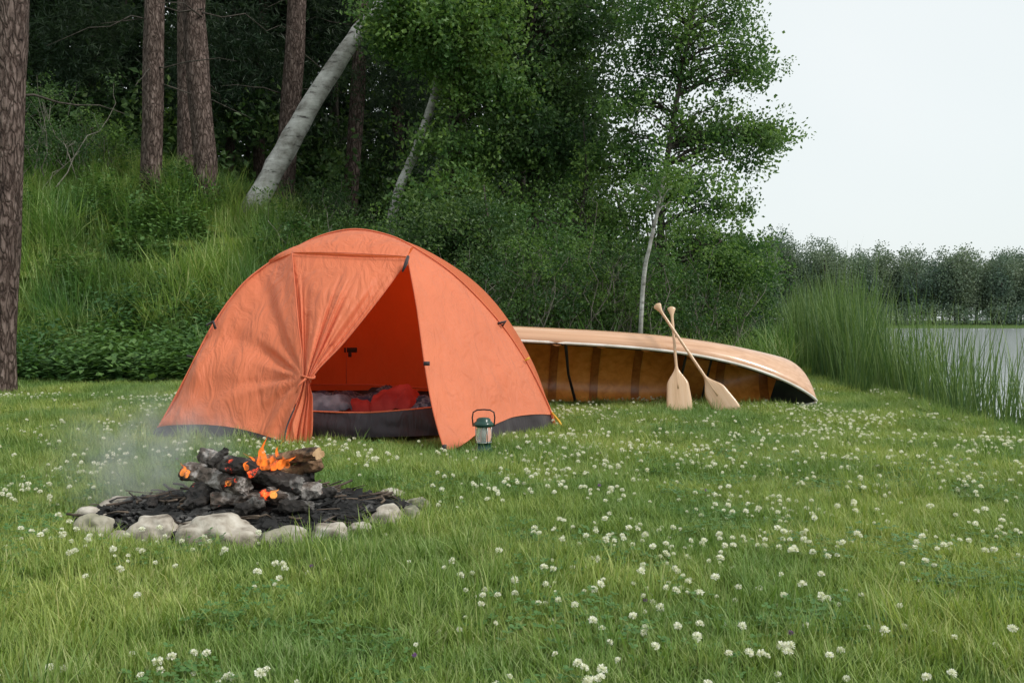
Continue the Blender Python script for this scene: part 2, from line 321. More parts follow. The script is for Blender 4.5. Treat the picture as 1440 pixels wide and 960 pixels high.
# ---------------------------------------------------------------- trees
def branch_path(a,b,n=6,sag=.12):
    t=np.linspace(0,1,n)[:,None]; L_=np.linalg.norm(b-a); p=a+(b-a)*t; p[:,2]+=np.sin(t[:,0]*math.pi)*L_*sag*rng.uniform(.3,1.2)
    p[1:-1]+=rng.normal(size=(n-2,3))*L_*.03; return p
def tree(name,trunk,rad,blobs,coll,bark,lscale=.5,nseg=14,per=9,spread=.45,limbr=.04):
    root=empty(name); base=np.array(trunk[0]); root.location=tuple(base)
    mb=MB(); path=catmull(trunk,max(nseg,4*len(trunk))); rr=catmull(np.array(rad)[:,None],len(path))[:,0]
    mb.tube(path-base,np.maximum(rr,.01),16,rough=.25)
    pts=[];sc=[]
    for (c,r,ncl) in blobs:
        c=np.array(c);r=np.array(r)
        for _ in range(ncl):
            d=unit(rng.normal(size=3)); q=c+d*r*rng.uniform(.25,1)**.6
            dist=np.linalg.norm((path-q),axis=1)+np.where(path[:,2]>q[2]-.2,3,0); a=path[np.argmin(dist)]
            L_=np.linalg.norm(q-a); r0=min(limbr,.012+.012*L_)
            mb.tube(branch_path(a-base,q-base),np.linspace(r0,.006,6),5,cap=False)
            k=rng.poisson(per)+1; s=spread*rng.uniform(.7,1.3)
            pts.append(q+rng.normal(size=(k,3))*s*np.array([1,1,.55])); sc.append(rng.uniform(.6,1.2,k)*lscale)
    mb.obj('trunk_and_limbs',bark,root)
    if pts:
        p=np.concatenate(pts); scatter('foliage',p-base,coll,np.concatenate(sc),root,full=True)
    return root
def B(px,py,d,rx,ry,rz,n): return (P(px,py,d),(rx,ry,rz),n)
def pine(pxb,pyb,pxt,d,wpx):
    r=wpx/F*d/2*.88; b=P(pxb,pyb,d); b[2]=min(b[2],float(H(b[0],d)))-.3; top=P(pxt,0,d)
    dirv=(top-b)/(top[2]-b[2]); pts=[b,b+dirv*1.2,b+dirv*5,b+dirv*10,b+dirv*16,b+dirv*20]
    pts=[p+np.array([rng.normal()*.08,rng.normal()*.06,0])*(i>0) for i,p in enumerate(pts)]
    bl=[(b+dirv*17,(2.2,2.2,3.2),18),(b+dirv*13,(2.6,2.6,1.5),8)]
    t=tree('pine_tree',pts,[r*1.25,r*1.02,r*.95,r*.8,r*.45,r*.12],bl,'p_pine',M_pine,.95,24,6,.6,.05)
    mb=MB()
    for k in range(10 if d>15 else 3):
        z=rng.uniform(3.0,10); a=rng.uniform(0,6.28); L_=rng.uniform(.5,2.4); q=dirv*z; e=q+np.array([math.cos(a)*L_,math.sin(a)*L_,rng.uniform(-.7,.3)]); mb.tube(branch_path(q,e,6,.05),np.linspace(.02,.005,6),5,cap=False)
    mb.obj('dead_branches',M_bark,t)
pine(-10,400,20,11.5,50)
pine(203,268,218,20,32)
pine(286,272,284,20.5,36)
pine(262,262,262,23,28)
pine(406,300,420,24,32)
pine(495,300,510,26,24)
pine(140,260,128,29,17)
pine(320,250,332,29,15)
pine(366,260,376,27,18)
pine(560,300,548,29,20)
bt=[P(335,340,21),P(352,300,21),P(400,215,21.2),P(450,125,21.4),P(505,45,21.8),P(560,-20,22.2),P(640,-110,22.8)]; bt[0][2]-=.3
tree('birch_tree',bt,[.32,.28,.24,.215,.19,.16,.08],[B(640,-90,22.4,2,1.8,1.4,18),B(610,0,22.3,1.0,1.0,.6,6)],'p_leafL',M_birch,.45,26,8,.45)
bt=[P(545,345,21),P(560,270,21),P(585,210,21),P(612,130,21.2),P(625,60,21.4),P(640,-40,21.5)]
tree('birch_tree',bt,[.13,.11,.10,.09,.07,.04],[B(630,40,21.6,1.3,1.2,1.2,12)],'p_leafL',M_birch,.45,20,8,.4)
def deci(pxb,d,pts,rad,blobs,coll,ls=.4,per=8,spread=.4,name='deciduous_tree',bark=None):
    b=P(pxb,0,d); b[2]=float(H(b[0],d))-.15
    return tree(name,[b]+[P(*p) for p in pts],rad,blobs,coll,bark or M_bark,ls,20,per,spread)
deci(640,21,[(635,250,21),(640,100,21),(645,-60,21),(650,-150,21)],[.13,.11,.10,.08,.03],[B(630,35,20,1.3,1.2,1.1,34),B(675,125,20.5,1.1,1.2,.9,19),B(580,45,20.3,.8,.9,.7,10),B(640,200,20.3,.9,1.1,.6,10),B(625,280,20,1.0,1.1,.5,8),B(660,-80,21,2.2,1.8,1.5,22)],'p_leafL',.44)
deci(745,22,[(750,250,22),(745,100,22),(750,-50,22),(755,-160,22)],[.17,.15,.12,.1,.04],[B(750,20,21.5,1.7,1.5,1.2,34),B(790,130,21.5,1.1,1.2,.9,24),B(720,190,21,1.3,1.2,.8,20),B(760,-110,22,2.2,2,1.5,26),B(850,30,22,.7,1,1.1,12),B(800,210,21.5,.9,.8,.45,11)],'p_leafM',.42)
deci(690,18,[(690,360,18),(680,260,18)],[.06,.04,.015],[B(660,310,17.5,.9,.8,.5,13),B(600,325,17.5,.8,.7,.35,9),B(700,370,17,.7,.6,.4,10)],'p_leafM',.3,8,.3,name='sapling')
deci(820,20,[(815,330,20),(825,250,20),(820,170,20)],[.07,.055,.04,.015],[B(800,270,20,1.0,.9,.7,12),B(850,320,20,.9,.9,.6,10),B(745,330,19,.8,.8,.5,8)],'p_leafL',.32)
deci(925,19.5,[(930,300,19.5),(945,180,19.5),(965,70,19.5),(985,-40,19.5),(1000,-140,19.5)],[.085,.07,.055,.042,.03,.015],
 [B(950,30,19.5,1.2,1.2,.9,18),B(1020,95,19.5,.9,.9,.5,14),B(1030,200,19.5,1.0,1.0,.55,19),B(905,165,19.7,.75,.9,.9,11),B(1030,10,19.5,.5,.6,.5,7),B(985,275,19.4,1.1,1,.5,15),B(1030,345,19,.7,.8,.3,9),B(1000,-90,19.5,1.5,1.3,.9,14),B(930,90,19.8,.6,.8,.5,8),B(975,165,19.5,.5,.8,.4,8),B(870,230,19.8,.7,.8,.5,8)],'p_leafL',.35,7,.26)
deci(985,18.5,[(1000,390,18.5),(1015,340,18.5)],[.04,.03,.012],[B(1038,378,18.3,.75,.7,.3,15),B(985,345,18.5,.9,.7,.5,12)],'p_leafL',.30,7,.25,name='sapling')
bt=[P(897,442,15.2),P(905,395,15.2),P(914,345,15.1),P(926,290,15.1),P(932,250,15.1)]; bt[0][2]=float(H(bt[0][0],15.2))-.1
tree('birch_tree',bt,[.038,.036,.032,.026,.012],[B(925,262,15.1,.6,.5,.4,8)],'p_leafL',M_birch,.28,12,6,.25)
M_stem=noisemat('grey_stem_bark',[(.3,(.09,.08,.065)),(.7,(.30,.275,.235))],scale=6,bump=.2)
def shrub(px,d,w,h,ns,coll,ls=.26,per=2):
    root=empty('shrub'); bx=PX(px,d); bz=float(H(bx,d)); root.location=(bx,d,bz); mb=MB(); pts=[]
    for _ in range(ns):
        a=np.array([rng.normal()*w*.35,rng.normal()*w*.3,-.1]); hh=h*rng.uniform(.5,1.3); e=a+np.array([rng.normal()*w*.3,rng.normal()*w*.3,hh])
        p=branch_path(a,e,7,.0); mb.tube(p,np.linspace(.015,.005,7),4,cap=False)
        for k in range(4):
            q=p[rng.integers(2,7)]+0; e2=q+np.array([rng.normal()*.22,rng.normal()*.22,rng.uniform(.1,.45)]); mb.tube([q,(q+e2)/2+rng.normal(size=3)*.03,e2],[.006,.005,.003],3,cap=False)
            pts.append(e2+rng.normal(size=(per,3))*.14)
    mb.obj('stems',M_stem,root); p=np.concatenate(pts); scatter('foliage',p,coll,rng.uniform(.45,1.15,len(p))*ls,root,full=True)
for px,d,w,h,ns,c in [(700,16,1.3,1.2,20,'p_leafM'),(755,16.5,1.3,1.7,22,'p_leafL'),(815,17,1.4,1.7,22,'p_leafL'),(870,16.8,1.3,1.5,20,'p_leafM'),(930,16.8,1.3,1.8,20,'p_leafL'),(970,17.5,1.3,1.6,20,'p_leafM'),(1010,18,1.1,1.2,16,'p_leafL'),(835,20.5,2.0,2.4,24,'p_leafM'),(900,21,2.0,2.3,24,'p_leafL'),(955,22,2,2.0,22,'p_leafM'),(655,17,1.4,1.3,20,'p_leafM'),
   (480,19.5,2.0,1.0,22,'p_leafM'),(575,19,1.8,1.1,20,'p_leafL'),(440,22,2,1.0,22,'p_leafM'),(45,20,1.8,1.7,30,'p_leafM'),(110,21,2,1.0,24,'p_leafL'),(620,18,1.5,1.3,20,'p_leafM')]:
    shrub(px,d,w,h,ns,c,.26,2)
def mass(n,dl,dh,pxl,pxh,zt,thr,zlo=0.):
    d=rng.uniform(dl,dh,n); px=rng.uniform(pxl,pxh,n); x=(px-720)/F*d; g=H(x,d); z=g+zlo+rng.uniform(0,1,n)*(zt-zlo)
    q=np.array([mn.noise(Vector((a*.35,b*.35,c*.42))) +.6*mn.noise(Vector((a*.9,b*.9,c*.9))) for a,b,c in zip(x,d,z)])
    top=np.interp(px,[-400,790,840,870,960,1075],[22,22,8,4,3.2,2.4]); k=(q>thr)&(z<g+top)&(z>g); return np.stack([x,d,z],1)[k]
a=mass(11000,27,40,-200,1010,18,.06); b_=mass(7000,40,56,-240,1060,20,-.2); c_=mass(3400,24,34,-100,860,3.0,.0); e_=mass(3600,24,30,-100,620,9,.10,2.5)
root=empty('forest')
fl=np.array([mn.noise(Vector(p*.25)+Vector((7,7,7))) for p in a]); sp=a[fl>.05]; sq=a[fl<=.05]
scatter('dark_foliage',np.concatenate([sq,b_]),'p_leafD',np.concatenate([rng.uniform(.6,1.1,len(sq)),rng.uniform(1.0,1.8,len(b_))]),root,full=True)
scatter('mid_foliage',np.concatenate([sp,c_]),'p_leafM',np.concatenate([rng.uniform(.5,.95,len(sp)),rng.uniform(.5,.9,len(c_))]),root,full=True)
scatter('pine_foliage',e_,'p_pine',rng.uniform(.7,1.2,len(e_)),root,full=True)
mb=MB()
for _ in range(46):
    d=rng.uniform(28,46); x=PX(rng.uniform(-150,960),d); g=float(H(x,d)); r=rng.uniform(.06,.17); hgt=18 if x<1.0 else 5
    mb.tube([(x,d,g-.3),(x+rng.normal()*.3,d,g+hgt*.4),(x+rng.normal()*1.1,d,g+hgt)],[r,r*.8,r*.3],8)
mb.obj('trunks',M_bark,root)
pts=[];sc=[];mb=MB()
for i in range(140):
    d=rng.uniform(262,290); px=rng.uniform(960,1800); x=PX(px,d); hgt=1.12*np.interp(px,[1000,1085,1150,1200,1230,1290,1380,1440,1800],[27,26,24,20,22,21.5,22,20,22])*rng.uniform(.74,1.08)
    w=rng.uniform(3.2,6); mb.tube([(x,d,0),(x,d,hgt*.8)],[.35,.15],6); kk=95
    u=rng.normal(size=(kk,3)); u/=np.linalg.norm(u,axis=1)[:,None]; u*=rng.uniform(.5,1,(kk,1)); u[:,0]*=w; u[:,1]*=w; u[:,2]*=hgt*.44
    pts.append(u+np.array([x,d,hgt*.55])); sc.append(rng.uniform(1.2,2.6,kk))
for i in range(700):
    px=rng.uniform(960,1800); d=rng.uniform(252,262); pts.append(np.array([[PX(px,d),d,rng.uniform(.3,6)]])); sc.append(np.array([rng.uniform(1.0,2.2)]))
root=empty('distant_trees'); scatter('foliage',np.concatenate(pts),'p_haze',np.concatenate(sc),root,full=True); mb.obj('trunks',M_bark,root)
pts=[];sc=[]
for i in range(28):
    d=rng.uniform(45,150); px=rng.uniform(860,1072); x=PX(px,d); hgt=(455-rng.uniform(330,400))/F*d+1; kk=55
    u=rng.normal(size=(kk,3)); u/=np.linalg.norm(u,axis=1)[:,None]; u*=rng.uniform(.4,1,(kk,1)); u*=np.array([d*.022,d*.022,hgt*.5]); pts.append(u+np.array([x,d,hgt*.5])); sc.append(rng.uniform(.8,1.3,kk)*d*.014)
root=empty('lakeshore_trees'); scatter('foliage',np.concatenate(pts),'p_leafM',np.concatenate(sc),root,full=True)
# ---------------------------------------------------------------- tent
def fabric(name,col,trans=.35,rough=.75,wr=.25):
    m,nt,b,out=newmat(name); L=nt.links.new
    n=N(nt,'ShaderNodeTexNoise',Scale=2,Detail=3); L(coords(nt),n.inputs['Vector'])
    r=ramp(nt,[(.3,tuple(c*.92 for c in col)),(.7,tuple(min(1,c*1.04) for c in col))]); L(n.outputs['Fac'],r.inputs[0]); L(r.outputs[0],b.inputs['Base Color']); b.inputs['Roughness'].default_value=rough; b.inputs['Specular IOR Level'].default_value=.35; b.inputs['Sheen Weight'].default_value=.15
    n2=N(nt,'ShaderNodeTexNoise',Scale=2.6,Detail=5,Distortion=1.6); L(coords(nt,(3.2,2,1)),n2.inputs['Vector'])
    bp=N(nt,'ShaderNodeBump',Strength=wr,Distance=.06); L(n2.outputs['Fac'],bp.inputs['Height']); L(bp.outputs[0],b.inputs['Normal'])
    tr=nt.nodes.new('ShaderNodeBsdfTranslucent'); L(r.outputs[0],tr.inputs[0]); L(bp.outputs[0],tr.inputs['Normal'])
    ms=nt.nodes.new('ShaderNodeMixShader'); ms.inputs[0].default_value=trans; L(b.outputs[0],ms.inputs[1]); L(tr.outputs[0],ms.inputs[2]); L(ms.outputs[0],out.inputs[0]); return m
M_or=fabric('orange_nylon',(.86,.24,.11),.32,.52,.55)
M_or2=fabric('orange_inner_nylon',(.82,.20,.065),.45)
M_seam=fabric('orange_seam',(.68,.16,.07),.1)
M_blk=fabric('dark_skirt_fabric',(.035,.027,.032),.03,.6)
tent=empty('camping_tent')
def pl(pts,n): return catmull(np.array([P(*p) for p in pts]),n)
def ruled(name,A,Bc,nv,mat,bulge=0.,bdir=(0,-1,0),wrk=.0,ws=4,off=0):
    A=np.asarray(A);Bc=np.asarray(Bc);v=np.linspace(0,1,nv); nu=len(A); g=A[:,None,:]*(1-v)[None,:,None]+Bc[:,None,:]*v[None,:,None]
    g=g+np.sin(v*math.pi)[None,:,None]*np.array(bdir)*bulge
    if wrk:
        for i in range(nu):
            for j in range(nv):
                e=min(1,4*v[j]*(1-v[j])+.25)
                g[i,j]+=np.array(bdir)*wrk*e*(mn.noise(Vector(g[i,j]*ws)+Vector((off,0,0)))+.5*mn.noise(Vector(g[i,j]*ws*2.3)))
    return mesh_obj(name,g.reshape(-1,3),grid_faces(nu,nv),mat,tent,True),g
arch=[(213,622,6.9),(226,597,6.95),(241,570,7.02),(262,530,7.1),(300,457,7.3),(340,402,7.5),(378,371,7.66),(412,351,7.75),(455,331,7.85),(500,323,7.9),(545,331,7.85),(582,348,7.78),(640,388,7.8),(700,450,7.85),(740,508,7.8),(770,567,7.74),(782,602,7.7)]
AR=pl(arch,90)
topL=pl([(226,597,6.95),(241,570,7.02),(262,530,7.1),(300,457,7.3),(340,402,7.5),(378,371,7.66),(412,356,7.55)],90)
botL=pl([(220,601,6.92),(236,598,6.88),(258,597,6.84),(292,597,6.8),(328,601,6.77),(362,609,6.72),(402,622,6.62)],90)
nvL=70; v=np.linspace(0,1,nvL); g=topL[:,None,:]*(1-v)[None,:,None]+botL[:,None,:]*v[None,:,None]
edge=catmull(np.array([P(412,356,7.55),P(419,440,7.1),P(427,530,6.82),P(412,580,6.7),P(402,622,6.62)]),nvL)
gat=P(427,530,6.82); lin=(topL[-1]*(1-v)[:,None]+botL[-1]*v[:,None])
for i in range(90):
    t=i/89; w=max(0,(t-.55)/.45)**1.6; g[i]+=(edge-lin)*w
    for j in range(nvL):
        e=4*v[j]*(1-v[j]); s=math.sin(t*math.pi); p=g[i,j]; dx,dz=p[0]-gat[0],p[2]-gat[2]; rr=math.hypot(dx,dz); ang=math.atan2(dz,-dx)
        rad=math.sin(ang*12+2.5*mn.noise(Vector((ang*3,rr*1.2,1))))*math.exp(-rr*1.0)*min(1,rr/.15)*.026
        g[i,j]+=np.array([-.25,-1,.1])*(.06*e*s+.030*e*(mn.noise(Vector(p*3.2)))+.015*e*mn.noise(Vector((p[0]*9,1,p[2]*2.5)))-.035*e*s*max(0,math.cos((t*1.1+v[j]*.5-.9)*9))+rad*min(1,e*3)*min(1,(1-t)*12+.2))
mesh_obj('left_panel',g.reshape(-1,3),grid_faces(90,nvL),M_or,tent,True)
nc,nr=130,70; cur=np.zeros((nc,nr,3)); vv=np.linspace(0,1,nr)
for i in range(nc):
    k=i/(nc-1)
    top=P(412+163*k,356+7*k,7.55-.12*k)
    gx_=P(427+12*k,530,6.82-.03*math.sin(k*3.14))
    m1=top*.66+gx_*.34; m2=top*.3+gx_*.7
    m1=m1+np.array([0,-.09*math.sin(k*3.14),-.03*k]); m2=m2+np.array([0,-.06*math.sin(k*3.14),-.03*k])
    b1=P(420+20*k,560,6.75); b2=P(404+36*k,600,6.66); b3=P(401+36*k,626-2*k,6.6+.04*k)
    ts=catmull(np.array([top,m1,m2,gx_,b1,b2,b3]),nr); cur[i]=ts
    for j in range(nr):
        f=vv[j]*6; amp=np.interp(f,[0,.5,1,2,3,3.6,6],[0,.002,.015,.032,.017,.02,.026])*(.55+.9*abs(mn.noise(Vector((k*5,2,f*.3)))))
        ph=k*2*math.pi*4.3+4.5*mn.noise(Vector((k*3.3,f*.25,0)))
        cur[i,j]+=np.array([.2,-1,0])*(amp*(math.sin(ph)+.4*math.sin(ph*2.7+1))+.015*mn.noise(Vector(ts[j]*3.5))*min(1,f))
mesh_obj('door_flap',cur.reshape(-1,3),grid_faces(nc,nr),M_or,tent,True)
mb=MB(); 
th=np.linspace(0,6.28,20); c0=P(433,530,6.8); mb.tube([c0+np.array([.05*math.cos(t),.035*math.sin(t),.008*math.sin(t*2)]) for t in th],.009,6,cap=False); 
mb.tube([P(430,532,6.74),P(420,541,6.72),P(417,552,6.7)],[.009,.007,.005],5)
mb.obj('door_tie',M_seam,tent)
Lft=pl([(573,361,7.43),(586,430,7.08),(598,515,6.72),(610,580,6.5),(627,639,6.3)],80)
Rgt=pl([(582,348,7.78),(640,388,7.8),(700,450,7.85),(740,508,7.8),(776,583,7.72)],80)
nv=80; v=np.linspace(0,1,nv); g=Lft[:,None,:]*(1-v)[None,:,None]+Rgt[:,None,:]*v[None,:,None]
for i in range(80):
    s=i/79
    for j in range(nv):
        e=4*v[j]*(1-v[j]); p=g[i,j]*1
        nd=np.array([.55,-.83,.1]); fan=math.sin(v[j]*17+2.5*mn.noise(Vector((v[j]*3,s*1.5,4))))*.014*s*min(1,e*2)
        g[i,j]=p+nd*(.06*e*math.sin(s*2.2)+.042*e*s*mn.noise(Vector(p*3.1))+.016*e*mn.noise(Vector((p[0]*8,p[1]*8,p[2]*2.2)))+fan+.030*s*s*math.sin(v[j]*9)*e)+np.array([0,0,.10*s**6*math.sin(v[j]*math.pi)])
mesh_obj('right_panel',g.reshape(-1,3),grid_faces(80,nv),M_or,tent,True); RP=g
capb=pl([(380,370,7.66),(412,356,7.55),(460,356,7.5),(510,358,7.46),(555,360,7.44),(573,361,7.43)],50)
capt=pl([(378,371,7.66),(412,351,7.75),(455,331,7.85),(500,323,7.9),(545,331,7.85),(582,348,7.78)],50)
ruled('roof_cap',capt,capb,14,M_or,.035,(0,-.5,.85),.014,4)
nb=len(AR); t=np.linspace(0,1,nb)
back=catmull(np.array([(-2.72,6.9,0),(-2.75,7.6,0),(-2.45,8.6,0),(-1.7,9.35,0),(-.8,9.5,0),(0.0,9.15,0),(.28,8.5,0),(.34,7.72,0)]),nb)
nv=30; g=np.zeros((nb,nv,3))
for j in range(nv):
    a=j/(nv-1)*math.pi/2; g[:,j,:2]=AR[:,:2]+(back[:,:2]-AR[:,:2])*math.sin(a); g[:,j,2]=AR[:,2]*math.cos(a)
g[:,:,2]-=.004; mesh_obj('rear_dome',g.reshape(-1,3),grid_faces(nb,nv),M_or2,tent,True)
hemL=botL; grL=hemL.copy(); grL[:,2]=-.02; grL[:,1]-=.03; grL[0]=P(208,625,6.88)
ruled('skirt_left',hemL,grL,8,M_blk,.015,(0,-1,0),.02,6)
hr=RP[-1][24:]; gr=hr.copy(); gr[:,2]=-.02; gr[:,0]+=.03
ruled('skirt_right',hr+np.array([-.006,.006,0]),gr,8,M_blk,.0,(0,-1,0),.015,6)
mb=MB()
mb.tube(pl([(412,355,7.54),(460,355,7.49),(510,357,7.45),(555,359.5,7.43),(573,361,7.42)],24)+np.array([0,-.012,0]),.005,5)
mb.tube(edge[:48]+np.array([0,-.032,0]),.005,5)
mb.tube(Lft+np.array([0,-.006,0]),.006,5); mb.tube(cur[-1,:38],.006,5); mb.tube(AR+np.array([0,-.012,.004]),.007,5)
mb.obj('seams',M_seam,tent)
mb=MB(); mb.tube([P(574,360,7.36),P(571,370,7.33),P(566,382,7.3)],[.012,.016,.007],6); box(mb,P(600,511,6.66),(.045,.015,.03)); box(mb,P(625,630,6.27),(.03,.015,.05)); 
mb.tube(cur[0,50:]+np.array([-.002,-.006,0]),.006,5)
mb.tube([P(291,457,7.25),P(300,452,7.22),P(303,462,7.2)],.011,5); mb.tube([P(700,455,7.8),P(712,452,7.8),P(706,458,7.8)],.012,5); mb.tube([P(272,502,7.08),P(263,500,7.08)],.01,5)
mb.obj('buckles_and_trim',M_blk,tent)
M_yel=noisemat('yellow_webbing',[(.4,(.6,.32,.03)),(.6,(.7,.4,.05))],bump=.1)
mb=MB(); mb.tube([P(776,580,7.7),P(786,592,7.6),P(797,611,7.45)],.010,5); mb.tube([P(738,507,7.75),P(745,503,7.75)],.01,5); mb.obj('guy_straps',M_yel,tent)
iw=[];nu=24;nvv=20
for i in range(nu):
    for j in range(nvv):
        a=-.95+1.9*i/(nu-1); yy=8.75-.25*(a*a)-.55*(j/(nvv-1))**2; z=.26+1.15*(j/(nvv-1))
        iw.append((-1.4+1.08*a*(1-.5*(j/(nvv-1))**1.6),yy+.05*mn.noise(Vector((a*3,j*.15,0))),z))
mesh_obj('inner_back_wall',iw,grid_faces(nu,nvv),M_or2,tent,True)
mb=MB(); box(mb,P(493,492,8.55),(.12,.012,.045)); box(mb,P(492,498,8.54),(.03,.012,.05)); 
mb.obj('vent_patch',M_blk,tent)
mb=MB(); mb.tube([P(430,541,8.5),P(520,541,8.62),P(620,547,8.5)],.010,5); mb.tube([P(487,470,8.5),P(487,540,8.6)],.004,5); mb.obj('inner_seams',M_seam,tent)
M_tub=fabric('tub_floor',(.035,.028,.035),.05,.5)
A=pl([(415,577,7.2),(500,580,7.12),(560,577,7.14),(620,571,7.25)],30); Bq=A.copy(); Bq[:,2]=.02; Bq[:,1]-=.05
ruled('tub_front',A,Bq,10,M_tub,.02,(0,-1,0),.03,7)
ruled('tub_floor',A+np.array([0,0,-.02]),np.stack([np.linspace(-2.4,0,30),np.full(30,8.8),np.full(30,.2)],1),12,M_tub,-.05,(0,0,1))
ruled('tub_back',np.stack([np.linspace(-2.45,.1,30),np.full(30,8.76),np.full(30,.29)],1),np.stack([np.linspace(-2.45,.1,30),np.full(30,8.7),np.full(30,.05)],1),4,M_tub)
mb=MB(); mb.tube(A,.007,5); mb.obj('tub_piping',M_seam,tent)
def lump(name,c,sz,mat,seed):
    nu,nv=70,36; v=[]
    for i in range(nu):
        for j in range(nv):
            u=i/(nu-1)*2-1; w=j/(nv-1)*math.pi; r=(1-abs(u)**4)**.5
            p=np.array([u*sz[0],-math.cos(w)*sz[1]*r,math.sin(w)*sz[2]*r])
            k=.45*mn.noise(Vector(p*4)+Vector((seed,0,0)))+.20*(1-2*abs(mn.noise(Vector((p[0]*9,p[1]*8+seed,p[2]*5)))))
            v.append(np.array(c)+p+np.array([0,-.15,1])*k*sz[2]*1.2)
    return mesh_obj(name,v,grid_faces(nu,nv),mat,tent,True)
M_sbB=noisemat('navy_quilt',[(.44,(.025,.035,.06)),(.5,(.16,.18,.22)),(.56,(.05,.06,.11))],scale=14,bump=.2,bscale=16,bdist=.02)
M_sbR=noisemat('red_quilt',[(.35,(.30,.022,.02)),(.6,(.46,.05,.04))],scale=6,bump=.3,bscale=10,bdist=.03)
M_sbG=noisemat('grey_quilt',[(.4,(.07,.065,.085)),(.6,(.16,.15,.18))],scale=8,bump=.3,bscale=10,bdist=.03)
lump('sleeping_bag_navy',P(500,578,7.75),(.55,.30,.15),M_sbB,1); lump('sleeping_bag_red',P(555,579,7.55),(.22,.2,.16),M_sbR,5); lump('sleeping_bag_grey',P(452,583,7.5),(.3,.2,.13),M_sbG,9); lump('sleeping_bag_dark',P(596,583,7.5),(.2,.2,.14),M_sbB,14); lump('sleeping_bag_liner',P(505,581,7.5),(.13,.12,.09),M_sbR,12)
# ---------------------------------------------------------------- canoe
def woodmat(name,c1,c2,c3,coat=.6,rough=.35,axis=(.25,9,9)):
    m,nt,b,out=newmat(name); L=nt.links.new
    n=N(nt,'ShaderNodeTexNoise',Scale=3,Detail=7,Roughness=.6,Distortion=.4); L(coords(nt,axis),n.inputs['Vector'])
    r=ramp(nt,[(.3,c1),(.5,c2),(.72,c3)]); L(n.outputs['Fac'],r.inputs[0]); L(r.outputs[0],b.inputs['Base Color'])
    b.inputs['Roughness'].default_value=rough; b.inputs['Coat Weight'].default_value=coat; b.inputs['Coat Roughness'].default_value=.12
    return m
M_hull=woodmat('varnished_cedar_hull',(.46,.24,.13),(.58,.33,.19),(.66,.41,.26),.6,.35)
M_in=woodmat('varnished_cedar_inside',(.46,.17,.025),(.62,.26,.045),(.72,.34,.08),.15,.4,(3,3,3))
M_shadowrib_web=woodmat('shadow_ribs_and_webbing',(.20,.07,.013),(.30,.11,.02),(.38,.155,.035),.2,.4,(5,5,5))  # dark brown paints the shadow gaps between hull panels; also colours the webbing
M_gun=noisemat('pale_gunwale',[(.4,(.6,.56,.5)),(.6,(.75,.72,.68))],bump=.05,rough=.35)
M_dk=noisemat('dark_thwart',[(.4,(.012,.012,.014)),(.6,(.03,.03,.03))],bump=.05,rough=.4)
canoe=empty('canoe'); Lc,Bm,Dp=5.5,.46,.38
th=np.linspace(0,math.pi,101); xsn=-np.cos(th)*Lc/2*.9999
def sect(x,k=1.0):
    s=abs(x)/(Lc/2); b=Bm*max(0,1-s**3.0)**.8+.006; g=Dp+.19*s**3.5; t=max(0,(abs(x)-(Lc/2-.40))/.40); kk=.01*s*s+(g-.02)*(1-max(0,1-t**3.0)**(1/2.4))
    ph=np.linspace(-math.pi/2,math.pi/2,33); y=b*np.sign(np.sin(ph))*np.abs(np.sin(ph))**(.72); z=g-(g-kk)*np.abs(np.cos(ph))**(.7)
    y=y*(1+.06*np.sin((z-kk)/(g-kk+1e-6)*math.pi))
    return np.stack([np.full(33,x),y*k,z+(1-k)*.4],1),b,g
V=np.concatenate([sect(x)[0] for x in xsn]); hull=mesh_obj('hull',V,grid_faces(101,33),M_hull,canoe,True); hull.data.materials.append(M_in)
sd=hull.modifiers.new('thick','SOLIDIFY'); sd.thickness=.012; sd.offset=0; sd.material_offset=1
me=hull.data; p=me.polygons[50*32+16]
if p.normal.z>0: me.flip_normals()
mb=MB()
for x0 in np.arange(-2.3,2.31,.46):
    a=sect(x0-.045,.965)[0];m_=sect(x0,.955)[0];c=sect(x0+.045,.965)[0]; a[:,2]+=.004; m_[:,2]+=.006; c[:,2]+=.004
    mb.add(list(np.concatenate([a,m_,c])),grid_faces(3,33))
mb.obj('shadow_ribs',M_shadowrib_web,canoe)  # strips coloured dark as the shadows between the amber panels
mb=MB()
for sg in(-1,1):
    path=[np.array([x,sg*(sect(x)[1]+.004),sect(x)[2]+.004]) for x in xsn]; mb.tube(path,.015,6)
mb.obj('gunwales',M_gun,canoe)
mb=MB()
for sg in(-1,1):
    path=[np.array([x,sg*max(0,sect(x)[1]-.022),sect(x)[2]-.004]) for x in xsn[4:-4]]; mb.tube(path,.011,6)
for x in(.15,-1.1): b=sect(x)[1]; mb.tube([(x+.12,-b,Dp),(x,0,Dp-.01),(x-.06,b,Dp)],[.018,.014,.018],8)
for x in(1.35,1.62,-1.7,-1.95): b=sect(x)[1]; mb.tube([(x,-b,Dp-.02),(x,b,Dp-.02)],.014,6)
for sg in (-1,1):
    b2=sect(sg*2.3)[1]; g2=sect(sg*2.3)[2]
    mb.add([np.array(q) for q in [(sg*2.3,-b2,g2),(sg*2.3,b2,g2),(sg*2.72,.01,sect(sg*2.72)[2]),(sg*2.72,-.01,sect(sg*2.72)[2])]],[(0,1,2,3)])
mb.obj('thwarts_and_seat_frames',M_dk,canoe,False)
mb=MB(); box(mb,(1.485,0,Dp-.02),(.25,.62,.01)); mb.obj('seat_webbing',M_shadowrib_web,canoe,False)
rl=math.radians(47)
ez=Vector((0,-math.sin(rl),-math.cos(rl))); ey=Vector((0,-math.cos(rl),math.sin(rl))); ex=Vector((1,0,0))
R=Matrix((ex,ey,ez)).transposed()
R=Matrix.Rotation(math.radians(3.0),3,'Y')@Matrix.Rotation(math.radians(-1.0),3,'Z')@R
